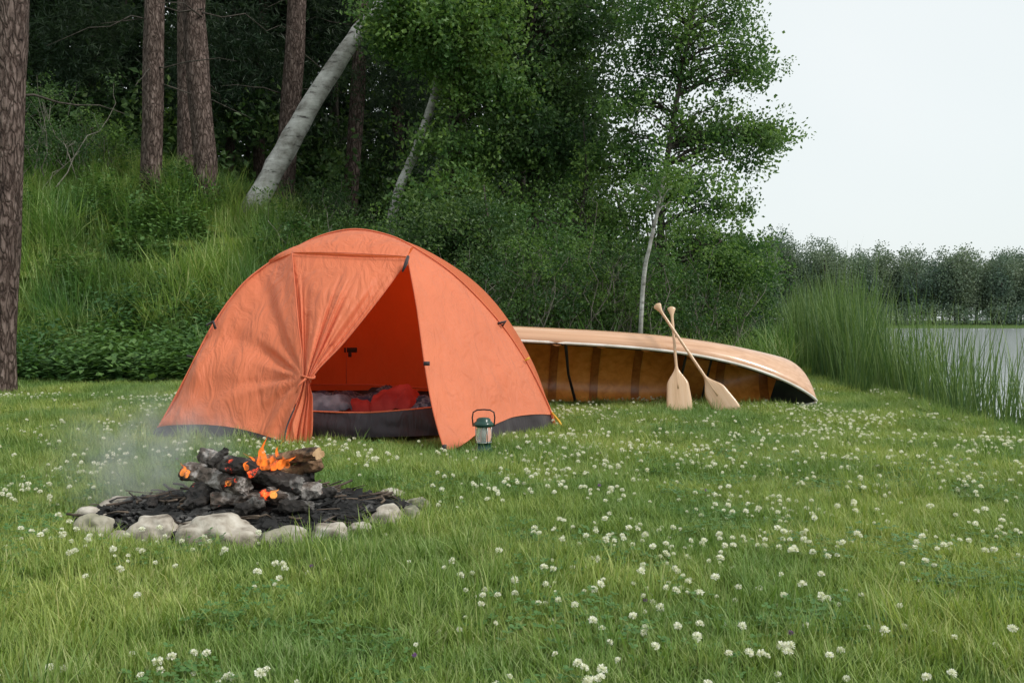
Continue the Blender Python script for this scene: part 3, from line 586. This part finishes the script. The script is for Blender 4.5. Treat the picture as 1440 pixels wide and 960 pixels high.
org=Vector((.47,10.0,.62)); canoe.matrix_world=Matrix.Translation(org)@R.to_4x4()
# ---------------------------------------------------------------- paddles
M_pad=woodmat('pale_paddle_wood',(.50,.31,.17),(.62,.41,.25),(.68,.48,.32),.3,.4,(12,12,.7))
def paddle(tip,grip,facing):
    root=empty('canoe_paddle'); mb=MB(); Lp=float(np.linalg.norm(grip-tip))
    mb.tube([(0,0,z) for z in np.linspace(.28,Lp-.05,14)],np.linspace(.0155,.0145,14),10)
    v=[];nz_=26;nx_=11
    for i in range(nz_):
        t=i/(nz_-1); z=t*.52
        w=.125*min(1,(1-(1-min(1,t/.18))**2.4)**.5 if t<.18 else 1)*(1-.12*max(0,(t-.3)/.3) if t<.6 else (1-.12-.76*sm((t-.6)/.4)))
        w=max(w,.012)
        for j in range(nx_):
            a=j/(nx_-1)*2-1; v.append((a*w,-(.004+.011*(1-a*a)*(.4+.6*t)),z))
        for j in range(nx_):
            a=1-j/(nx_-1)*2; v.append((a*w,(.004+.011*(1-a*a)*(.4+.6*t)),z))
    n2=2*nx_; f=[(i*n2+j,i*n2+(j+1)%n2,(i+1)*n2+(j+1)%n2,(i+1)*n2+j) for i in range(nz_-1) for j in range(n2)]+[tuple(range(n2)),tuple((nz_-1)*n2+j for j in range(n2))]
    mb.add([np.array(q) for q in v],f)
    v=[];pr=[(.0145,-.10),(.017,-.07),(.030,-.03),(.042,-.005),(.040,.012),(.02,.022),(.002,.024)]
    for r_,z in pr:
        for j in range(14): a=j*2*math.pi/14; v.append(np.array([r_*math.cos(a),min(r_,.018)*math.sin(a),Lp+z-.02]))
    mb.add(v,[(i*14+j,i*14+(j+1)%14,(i+1)*14+(j+1)%14,(i+1)*14+j) for i in range(6) for j in range(14)])
    mb.obj('shaft_blade_and_grip',M_pad,root)
    z=Vector(grip-tip).normalized(); y=Vector(facing); y=(y-z*y.dot(z)).normalized(); x=y.cross(z); M=Matrix((x,y,z)).transposed().to_4x4(); M.translation=Vector(tip); root.matrix_world=M
paddle(P(957,585,9.02),P(944,432,9.42),(0.1,1,0)); paddle(P(1032,590,8.95),P(923,428,9.38),(.15,1,0))
# ---------------------------------------------------------------- lantern
lan=empty('camping_lantern'); lc=np.array([PX(680,6.3),6.3,0.0]); lan.location=tuple(lc)
M_grn=noisemat('green_enamel',[(.4,(.012,.05,.038)),(.6,(.02,.07,.05))],bump=.02,rough=.35,coat=.3)
M_mtl,nt,b,o_=newmat('lantern_metal'); b.inputs['Base Color'].default_value=(.35,.37,.36,1); b.inputs['Metallic'].default_value=.8; b.inputs['Roughness'].default_value=.3
M_gls,nt,b,o_=newmat('lantern_glass'); b.inputs['Base Color'].default_value=(.92,.95,.93,1); b.inputs['Roughness'].default_value=.03; b.inputs['Transmission Weight'].default_value=.75; b.inputs['IOR'].default_value=1.3
mb=MB(); lathe(mb,[(0,0),(.062,0),(.066,.01),(.066,.025),(.058,.04),(.052,.055),(.052,.075),(.056,.08),(.05,.088),(0,.088)],(0,0,0)); 
lathe(mb,[(0,.187),(.058,.187),(.07,.195),(.072,.208),(.06,.222),(.05,.228),(.05,.240),(.035,.25),(0,.254)],(0,0,0)); mb.obj('base_and_cap',M_grn,lan)
mb=MB(); lathe(mb,[(.047,.088),(.055,.11),(.055,.16),(.047,.187)],(0,0,0)); mb.obj('glass_globe',M_gls,lan)
mb=MB(); lathe(mb,[(.014,.088),(.016,.12),(.016,.15),(.012,.187)],(0,0,0),12)
for k in range(4):
    a=k*math.pi/2+.5; mb.tube([(.061*math.cos(a),.061*math.sin(a),z) for z in(.075,.13,.195)],.0028,5)
lathe(mb,[(.0535,.076),(.0585,.078),(.0585,.086),(.0535,.087)],(0,0,0)); mb.obj('guards_and_core',M_mtl,lan)
mb=MB(); mb.tube([(-.072,0,.19),(-.078,0,.25),(-.072,0,.287),(-.045,0,.303),(0,0,.306),(.045,0,.303),(.072,0,.287),(.078,0,.25),(.072,0,.19)],.005,6); mb.obj('bail_handle',M_dk,lan)
# ---------------------------------------------------------------- fire ring
def ico(sub=3):
    import bmesh
    bm=bmesh.new(); bmesh.ops.create_icosphere(bm,subdivisions=sub,radius=1); v=np.array([q.co[:] for q in bm.verts]); f=[[w.index for w in q.verts] for q in bm.faces]; bm.free(); return v,f
IV,IF=ico(4); IV2,IF2=ico(2); IV1,IF1=ico(1)
M_st=noisemat('granite_stone',[(.3,(.15,.125,.10)),(.45,(.33,.29,.24)),(.55,(.44,.40,.34)),(.7,(.56,.52,.46))],scale=14,detail=12,bump=.9,bscale=22,bdist=.015,rough=.9)
M_st2=noisemat('mossy_stone',[(.35,(.10,.11,.07)),(.5,(.30,.28,.21)),(.7,(.45,.42,.36))],scale=11,detail=12,bump=.9,bscale=22,bdist=.015,rough=.9)
ring=empty('stone_fire_ring')
def stone(px,pyb,w,h,mat,seed,dep=.8):
    d=1152/(pyb-455); c=np.array([PX(px,d),d+.04,0]); a=w/F*d/2; hh=h/F*d
    v=IV.copy(); n1=np.array([mn.noise(Vector(q*1.1)+Vector((seed*3.7,0,0))) for q in v]); n2=np.array([mn.noise(Vector(q*2.6)+Vector((seed,0,5))) for q in v]); n3=np.array([mn.noise(Vector(q*7)+Vector((seed,0,5))) for q in v])
    v=np.sign(v)*np.abs(v)**.8; v=v*(1+.38*n1+.14*n2+.04*n3)[:,None]*np.array([a,a*dep,hh*.62]); v[:,2]+=hh*.25
    mesh_obj('stone',v+c,IF,mat,ring,True)
for i,(px,py,w,h) in enumerate([(128,757,52,36),(212,763,66,40),(298,765,112,42),(400,768,62,28),(460,766,52,32),(541,744,46,32),(572,738,34,26),(505,757,34,20),(552,703,40,16),(585,716,34,16),(160,722,54,22),(120,735,44,24),(205,712,40,16),(350,768,30,18),(165,765,34,18),(470,704,28,14)]):
    stone(px,py,w,h,M_st if i%3 else M_st2,i)
fire=empty('campfire')
M_ash=noisemat('ash_bed',[(.35,(.008,.008,.008)),(.55,(.03,.03,.03)),(.66,(.13,.125,.12)),(.8,(.28,.27,.26))],scale=9,detail=10,bump=1,bscale=30,bdist=.03,rough=1,spec=.1)
v=[];na,nrr=60,22
for i in range(na+1):
    a=i/na*2*math.pi
    for j in range(nrr):
        r=j/(nrr-1); x=FC[0]+FRX*1.02*r*math.cos(a); y=FC[1]+FRY*1.02*r*math.sin(a); v.append((x,y,.02+.08*(1-r*r)+.02*mn.noise(Vector((x*9,y*9,0)))*(1-r)+float(H(x,y))*r))
mesh_obj('ash_bed',v,[tuple(reversed(f)) for f in grid_faces(na+1,nrr)],M_ash,fire,True)
M_char=noisemat('charcoal',[(.4,(.006,.006,.006)),(.58,(.025,.024,.023)),(.7,(.15,.145,.14))],scale=6,bump=.8,bscale=20,bdist=.02,rough=.7)
M_stick=noisemat('burnt_twigs',[(.4,(.02,.015,.012)),(.65,(.16,.12,.09))],scale=8,bump=.4)
mb=MB()
for _ in range(1300):
    a=rng.uniform(0,6.28); r=math.sqrt(rng.uniform())*.98; x=FC[0]+FRX*r*math.cos(a); y=FC[1]+FRY*r*math.sin(a); s=rng.uniform(.004,.014)*(1+(rng.uniform()<.08)*1.2); z=.025+.08*(1-r*r)
    sc_=np.array([s*rng.uniform(.8,2.8),s,s*.8]); yaw=rng.uniform(0,6.28); c,s_=math.cos(yaw),math.sin(yaw); q=IV1*(1+.25*rng.normal(size=(len(IV1),1)))*sc_; q=np.stack([q[:,0]*c-q[:,1]*s_,q[:,0]*s_+q[:,1]*c,q[:,2]+q[:,0]*rng.normal()*.3],1)
    mb.add(list(q+np.array([x,y,z])),IF1)
mb.obj('charcoal_pieces',M_char,fire,False)
mb=MB()
for _ in range(110):
    a=rng.uniform(0,6.28); r=math.sqrt(rng.uniform())*.95; x=FC[0]+FRX*r*math.cos(a); y=FC[1]+FRY*r*math.sin(a); z=.04+.08*(1-r*r); yaw=rng.uniform(0,6.28); l=rng.uniform(.04,.16)
    p0=np.array([x,y,z]); p1=p0+np.array([math.cos(yaw)*l,math.sin(yaw)*l*.7,rng.uniform(-.01,.03)]); mb.tube([p0,(p0+p1)/2+rng.normal(size=3)*.006,p1],rng.uniform(.002,.007),5)
mb.obj('burnt_twigs',M_stick,fire)
def logmat(name,stops,ember=0.,th=.61):
    m,nt,b,out=newmat(name); L=nt.links.new
    co=coords(nt); n=N(nt,'ShaderNodeTexNoise',Scale=11,Detail=8,Roughness=.65); L(co,n.inputs['Vector']); r=ramp(nt,stops); L(n.outputs['Fac'],r.inputs[0]); L(r.outputs[0],b.inputs['Base Color']); b.inputs['Roughness'].default_value=.9
    vo=N(nt,'ShaderNodeTexVoronoi',Scale=38); L(co,vo.inputs['Vector']); bp=N(nt,'ShaderNodeBump',Strength=1,Distance=.02); L(vo.outputs[0],bp.inputs['Height']); L(bp.outputs[0],b.inputs['Normal'])
    if ember:
        n2=N(nt,'ShaderNodeTexNoise',Scale=9,Detail=8,Roughness=.7); L(co,n2.inputs['Vector']); r2=ramp(nt,[(th,(0,0,0)),(th+.04,(.7,.04,.004)),(th+.13,(1,.3,.05))]); L(n2.outputs['Fac'],r2.inputs[0]); L(r2.outputs[0],b.inputs['Emission Color']); b.inputs['Emission Strength'].default_value=ember
    return m
M_l1=logmat('charred_log',[(.38,(.006,.005,.005)),(.55,(.03,.025,.022)),(.68,(.19,.18,.17))],1.3,.62)
M_l2=logmat('ashen_log',[(.3,(.015,.012,.01)),(.48,(.11,.085,.07)),(.6,(.38,.35,.33))],1.0,.64)
M_l3=logmat('half_burnt_log',[(.35,(.025,.014,.008)),(.5,(.13,.07,.035)),(.68,(.28,.17,.09))])
M_l4=logmat('glowing_log',[(.35,(.01,.006,.005)),(.6,(.06,.04,.03))],1.5,.53)
M_cut=noisemat('cut_wood_end',[(.35,(.34,.2,.1)),(.65,(.52,.34,.19))],scale=20,bump=.3)
def log(name,p1,p2,r,mat,seed,cut=None,split=1.):
    a=P(*p1);b=P(*p2); mb=MB(); n=26; path=np.array([a+(b-a)*t for t in np.linspace(0,1,n)]); ax=unit(b-a); u=unit(np.cross(ax,[0,0,1.])); w=np.cross(u,ax); v=[];m=28
    for i in range(n):
        t=i/(n-1); off=u*.014*mn.noise(Vector((t*2,seed,0)))+w*.014*mn.noise(Vector((t*2,seed,5)))
        for j in range(m):
            th=2*math.pi*j/m; rr=r*(1+.34*mn.noise(Vector((math.cos(th)*1.5+seed*7,math.sin(th)*1.5,t*2)))+.20*mn.noise(Vector((math.cos(th)*4,math.sin(th)*4+seed,t*7)))+.08*mn.noise(Vector((math.cos(th)*9,math.sin(th)*9+seed,t*14)))); 
            jag=.012*mn.noise(Vector((math.cos(th)*3,math.sin(th)*3,seed))) if i in(0,n-1) and not cut else 0
            if i in(0,n-1): rr*=.88
            v.append(path[i]+off+ax*jag+rr*(math.cos(th)*u+split*math.sin(th)*w))
    mb.add(v,[(i*m+j,i*m+(j+1)%m,(i+1)*m+(j+1)%m,(i+1)*m+j) for i in range(n-1) for j in range(m)],0)
    mb.add([q for q in v[:m]],[tuple(range(m))],1); mb.add([q for q in v[-m:]],[tuple(range(m-1,-1,-1))],1)
    mb.obj(name,[mat,cut or mat],fire,True)
LG=[((345,653,4.3),(448,638,4.12),.044,M_l3,1,M_cut,.65),((286,638,4.35),(335,664,4.15),.040,M_l2,2,None,1),((312,652,4.05),(425,684,4.1),.05,M_l1,3,None,.8),((262,662,4.2),(345,684,4.0),.042,M_l2,4,None,1),
((272,716,3.98),(286,684,4.1),.052,M_l1,5,None,.8),((296,704,4.0),(395,694,4.1),.042,M_l2,6,M_cut,.8),((375,695,4.02),(448,688,4.2),.038,M_l2,7,None,1),((345,690,4.3),(440,668,4.4),.05,M_l1,8,None,1),
((272,690,4.4),(370,700,4.5),.05,M_l1,9,None,1),((212,716,4.1),(216,702,4.15),.025,M_l1,10,None,1),((258,724,4.0),(262,710,4.05),.022,M_l3,11,None,1),((392,708,3.95),(440,716,4.0),.03,M_l1,12,None,1),((310,675,4.2),(400,655,4.3),.04,M_l4,13,None,1),((330,716,3.9),(372,706,3.95),.028,M_l1,14,None,1),((395,665,4.15),(452,652,4.25),.028,M_l3,15,None,1),((450,700,4.3),(530,712,4.35),.018,M_l1,16,None,1),((300,690,4.1),(350,665,4.2),.03,M_l1,17,None,1),((420,700,4.1),(470,690,4.25),.022,M_l1,18,None,1),
((312,683,3.98),(334,674,4.0),.022,M_l4,19,None,1),((368,694,3.98),(402,700,3.96),.022,M_l4,20,None,1),((255,668,4.2),(275,660,4.15),.02,M_l4,21,None,1),((350,668,4.0),(392,652,4.12),.02,M_l4,22,None,1),((295,655,4.1),(318,632,4.2),.016,M_l1,23,None,1)]
for i,(a,b,r_,m,s,c,sp) in enumerate(LG): log('log_%d'%(i+1),a,b,r_,m,s,c,sp)
# flames
M_fl,nt,b,out=newmat('flame'); L=nt.links.new; nt.nodes.remove(b)
sx=nt.nodes.new('ShaderNodeSeparateXYZ'); L(coords(nt,(1,1,1),'Generated'),sx.inputs[0]); r=ramp(nt,[(0,(1,.42,.09)),(.45,(1,.22,.03)),(1,(.85,.08,.01))]); L(sx.outputs[2],r.inputs[0])
em=nt.nodes.new('ShaderNodeEmission'); em.inputs[1].default_value=1.8; L(r.outputs[0],em.inputs[0]); tr=nt.nodes.new('ShaderNodeBsdfTransparent'); ms=nt.nodes.new('ShaderNodeMixShader')
lw=nt.nodes.new('ShaderNodeTexNoise'); lw.inputs['Scale'].default_value=34; L(coords(nt,(1,1,.3)),lw.inputs['Vector']); r2=ramp(nt,[(.42,(.03,.03,.03)),(.62,(.55,.55,.55))]); L(lw.outputs['Fac'],r2.inputs[0]); L(r2.outputs[0],ms.inputs[0]); L(tr.outputs[0],ms.inputs[1]); L(em.outputs[0],ms.inputs[2]); L(ms.outputs[0],out.inputs[0])
mb=MB()
for (px,py,d,h,w,ln_) in [(356,660,4.08,.075,.010,-.03),(364,658,4.07,.11,.013,.03),(374,660,4.05,.07,.018,.02),(384,660,4.05,.10,.013,.035),(394,658,4.07,.06,.016,.03),(404,656,4.08,.05,.010,.03),(372,655,4.2,.15,.009,.0),(390,655,4.18,.12,.008,.02),(256,668,4.12,.06,.008,.01),(262,670,4.1,.04,.008,.0),(322,680,3.95,.022,.010,.01),(385,697,3.93,.03,.012,.01),(346,662,4.02,.05,.010,.01)]:
    b0=P(px,py,d); T=np.linspace(0,1,18); path=[b0+np.array([.014*math.sin(t*7+px)*t+ln_*t*t,.01*math.cos(t*4+px),h*t]) for t in T]; mb.tube(path,[max(.0004,w*math.sin(math.pi*(.15+.85*t)**.8)**1.2*(1-t)**.8*1.7) for t in T],12)
mb.obj('flames',M_fl,fire)
# smoke
M_sm,nt,b,out=newmat('smoke'); L=nt.links.new; nt.nodes.remove(b)
pv=nt.nodes.new('ShaderNodeVolumeScatter'); pv.inputs['Color'].default_value=(.88,.95,1,1); pv.inputs['Anisotropy'].default_value=.1
n=N(nt,'ShaderNodeTexNoise',Scale=2.2,Detail=3,Distortion=1.4); L(coords(nt,(1.3,1,.7)),n.inputs['Vector'])
ln=nt.nodes.new('ShaderNodeVectorMath'); ln.operation='LENGTH'; L(coords(nt),ln.inputs[0])
r=ramp(nt,[(.15,(1,1,1)),(.95,(0,0,0))],'EASE'); L(ln.outputs['Value'],r.inputs[0]); r3=ramp(nt,[(.40,(0,0,0)),(.68,(1,1,1))]); L(n.outputs['Fac'],r3.inputs[0])
mu=nt.nodes.new('ShaderNodeMath'); mu.operation='MULTIPLY'; L(r.outputs[0],mu.inputs[0]); L(r3.outputs[0],mu.inputs[1]); m2=nt.nodes.new('ShaderNodeMath'); m2.operation='MULTIPLY'; L(mu.outputs[0],m2.inputs[0]); m2.inputs[1].default_value=4.2; L(m2.outputs[0],pv.inputs['Density']); L(pv.outputs[0],out.inputs['Volume'])
o=mesh_obj('smoke',IV2*1.0,IF2,M_sm,None,True); o.location=tuple(P(212,650,4.4)); o.scale=(.62,.3,.46)
# ---------------------------------------------------------------- sky & light
w=bpy.data.worlds.new('World'); scene.world=w; w.use_nodes=True; nt=w.node_tree; L=nt.links.new; bg=nt.nodes['Background']
EL,AZ=48,112
sk=nt.nodes.new('ShaderNodeTexSky'); sk.sky_type='NISHITA'; sk.sun_disc=False; sk.sun_elevation=math.radians(EL); sk.sun_rotation=math.radians(AZ); sk.air_density=1; sk.dust_density=3; sk.ozone_density=1
tcw=nt.nodes.new('ShaderNodeTexCoord'); nw=N(nt,'ShaderNodeTexNoise',Scale=1.6,Detail=4); L(tcw.outputs['Generated'],nw.inputs['Vector'])
rw=ramp(nt,[(.3,(.88,.92,.92)),(.7,(1,1,1))]); L(nw.outputs['Fac'],rw.inputs[0])
sc1=nt.nodes.new('ShaderNodeMix'); sc1.data_type='RGBA'; sc1.blend_type='MULTIPLY'; sc1.inputs[0].default_value=1; sc1.inputs[7].default_value=(6.75,7.05,7.0,1); L(rw.outputs[0],sc1.inputs[6])
mxw=nt.nodes.new('ShaderNodeMix'); mxw.data_type='RGBA'; mxw.inputs[0].default_value=.88; L(sk.outputs[0],mxw.inputs[6]); L(sc1.outputs[2],mxw.inputs[7]); L(mxw.outputs[2],bg.inputs[0]); bg.inputs[1].default_value=.145
sl=bpy.data.lights.new('sun','SUN'); sl.energy=2.5; sl.angle=math.radians(14); sl.color=(1,.96,.9); so=bpy.data.objects.new('sun',sl); link(so)
dv=Vector((math.sin(math.radians(AZ))*math.cos(math.radians(EL)),math.cos(math.radians(AZ))*math.cos(math.radians(EL)),math.sin(math.radians(EL)))); so.rotation_euler=dv.to_track_quat('Z','Y').to_euler()
cam=bpy.data.cameras.new('camera'); cam.sensor_width=36; cam.lens=32; cam.shift_y=-25/1440; cam.clip_end=4000; co_=bpy.data.objects.new('camera',cam); link(co_); co_.location=(0,0,CH); co_.rotation_euler=(math.radians(90),0,0); scene.camera=co_
scene.view_settings.view_transform='Standard'; scene.view_settings.look='None'; scene.view_settings.exposure=0
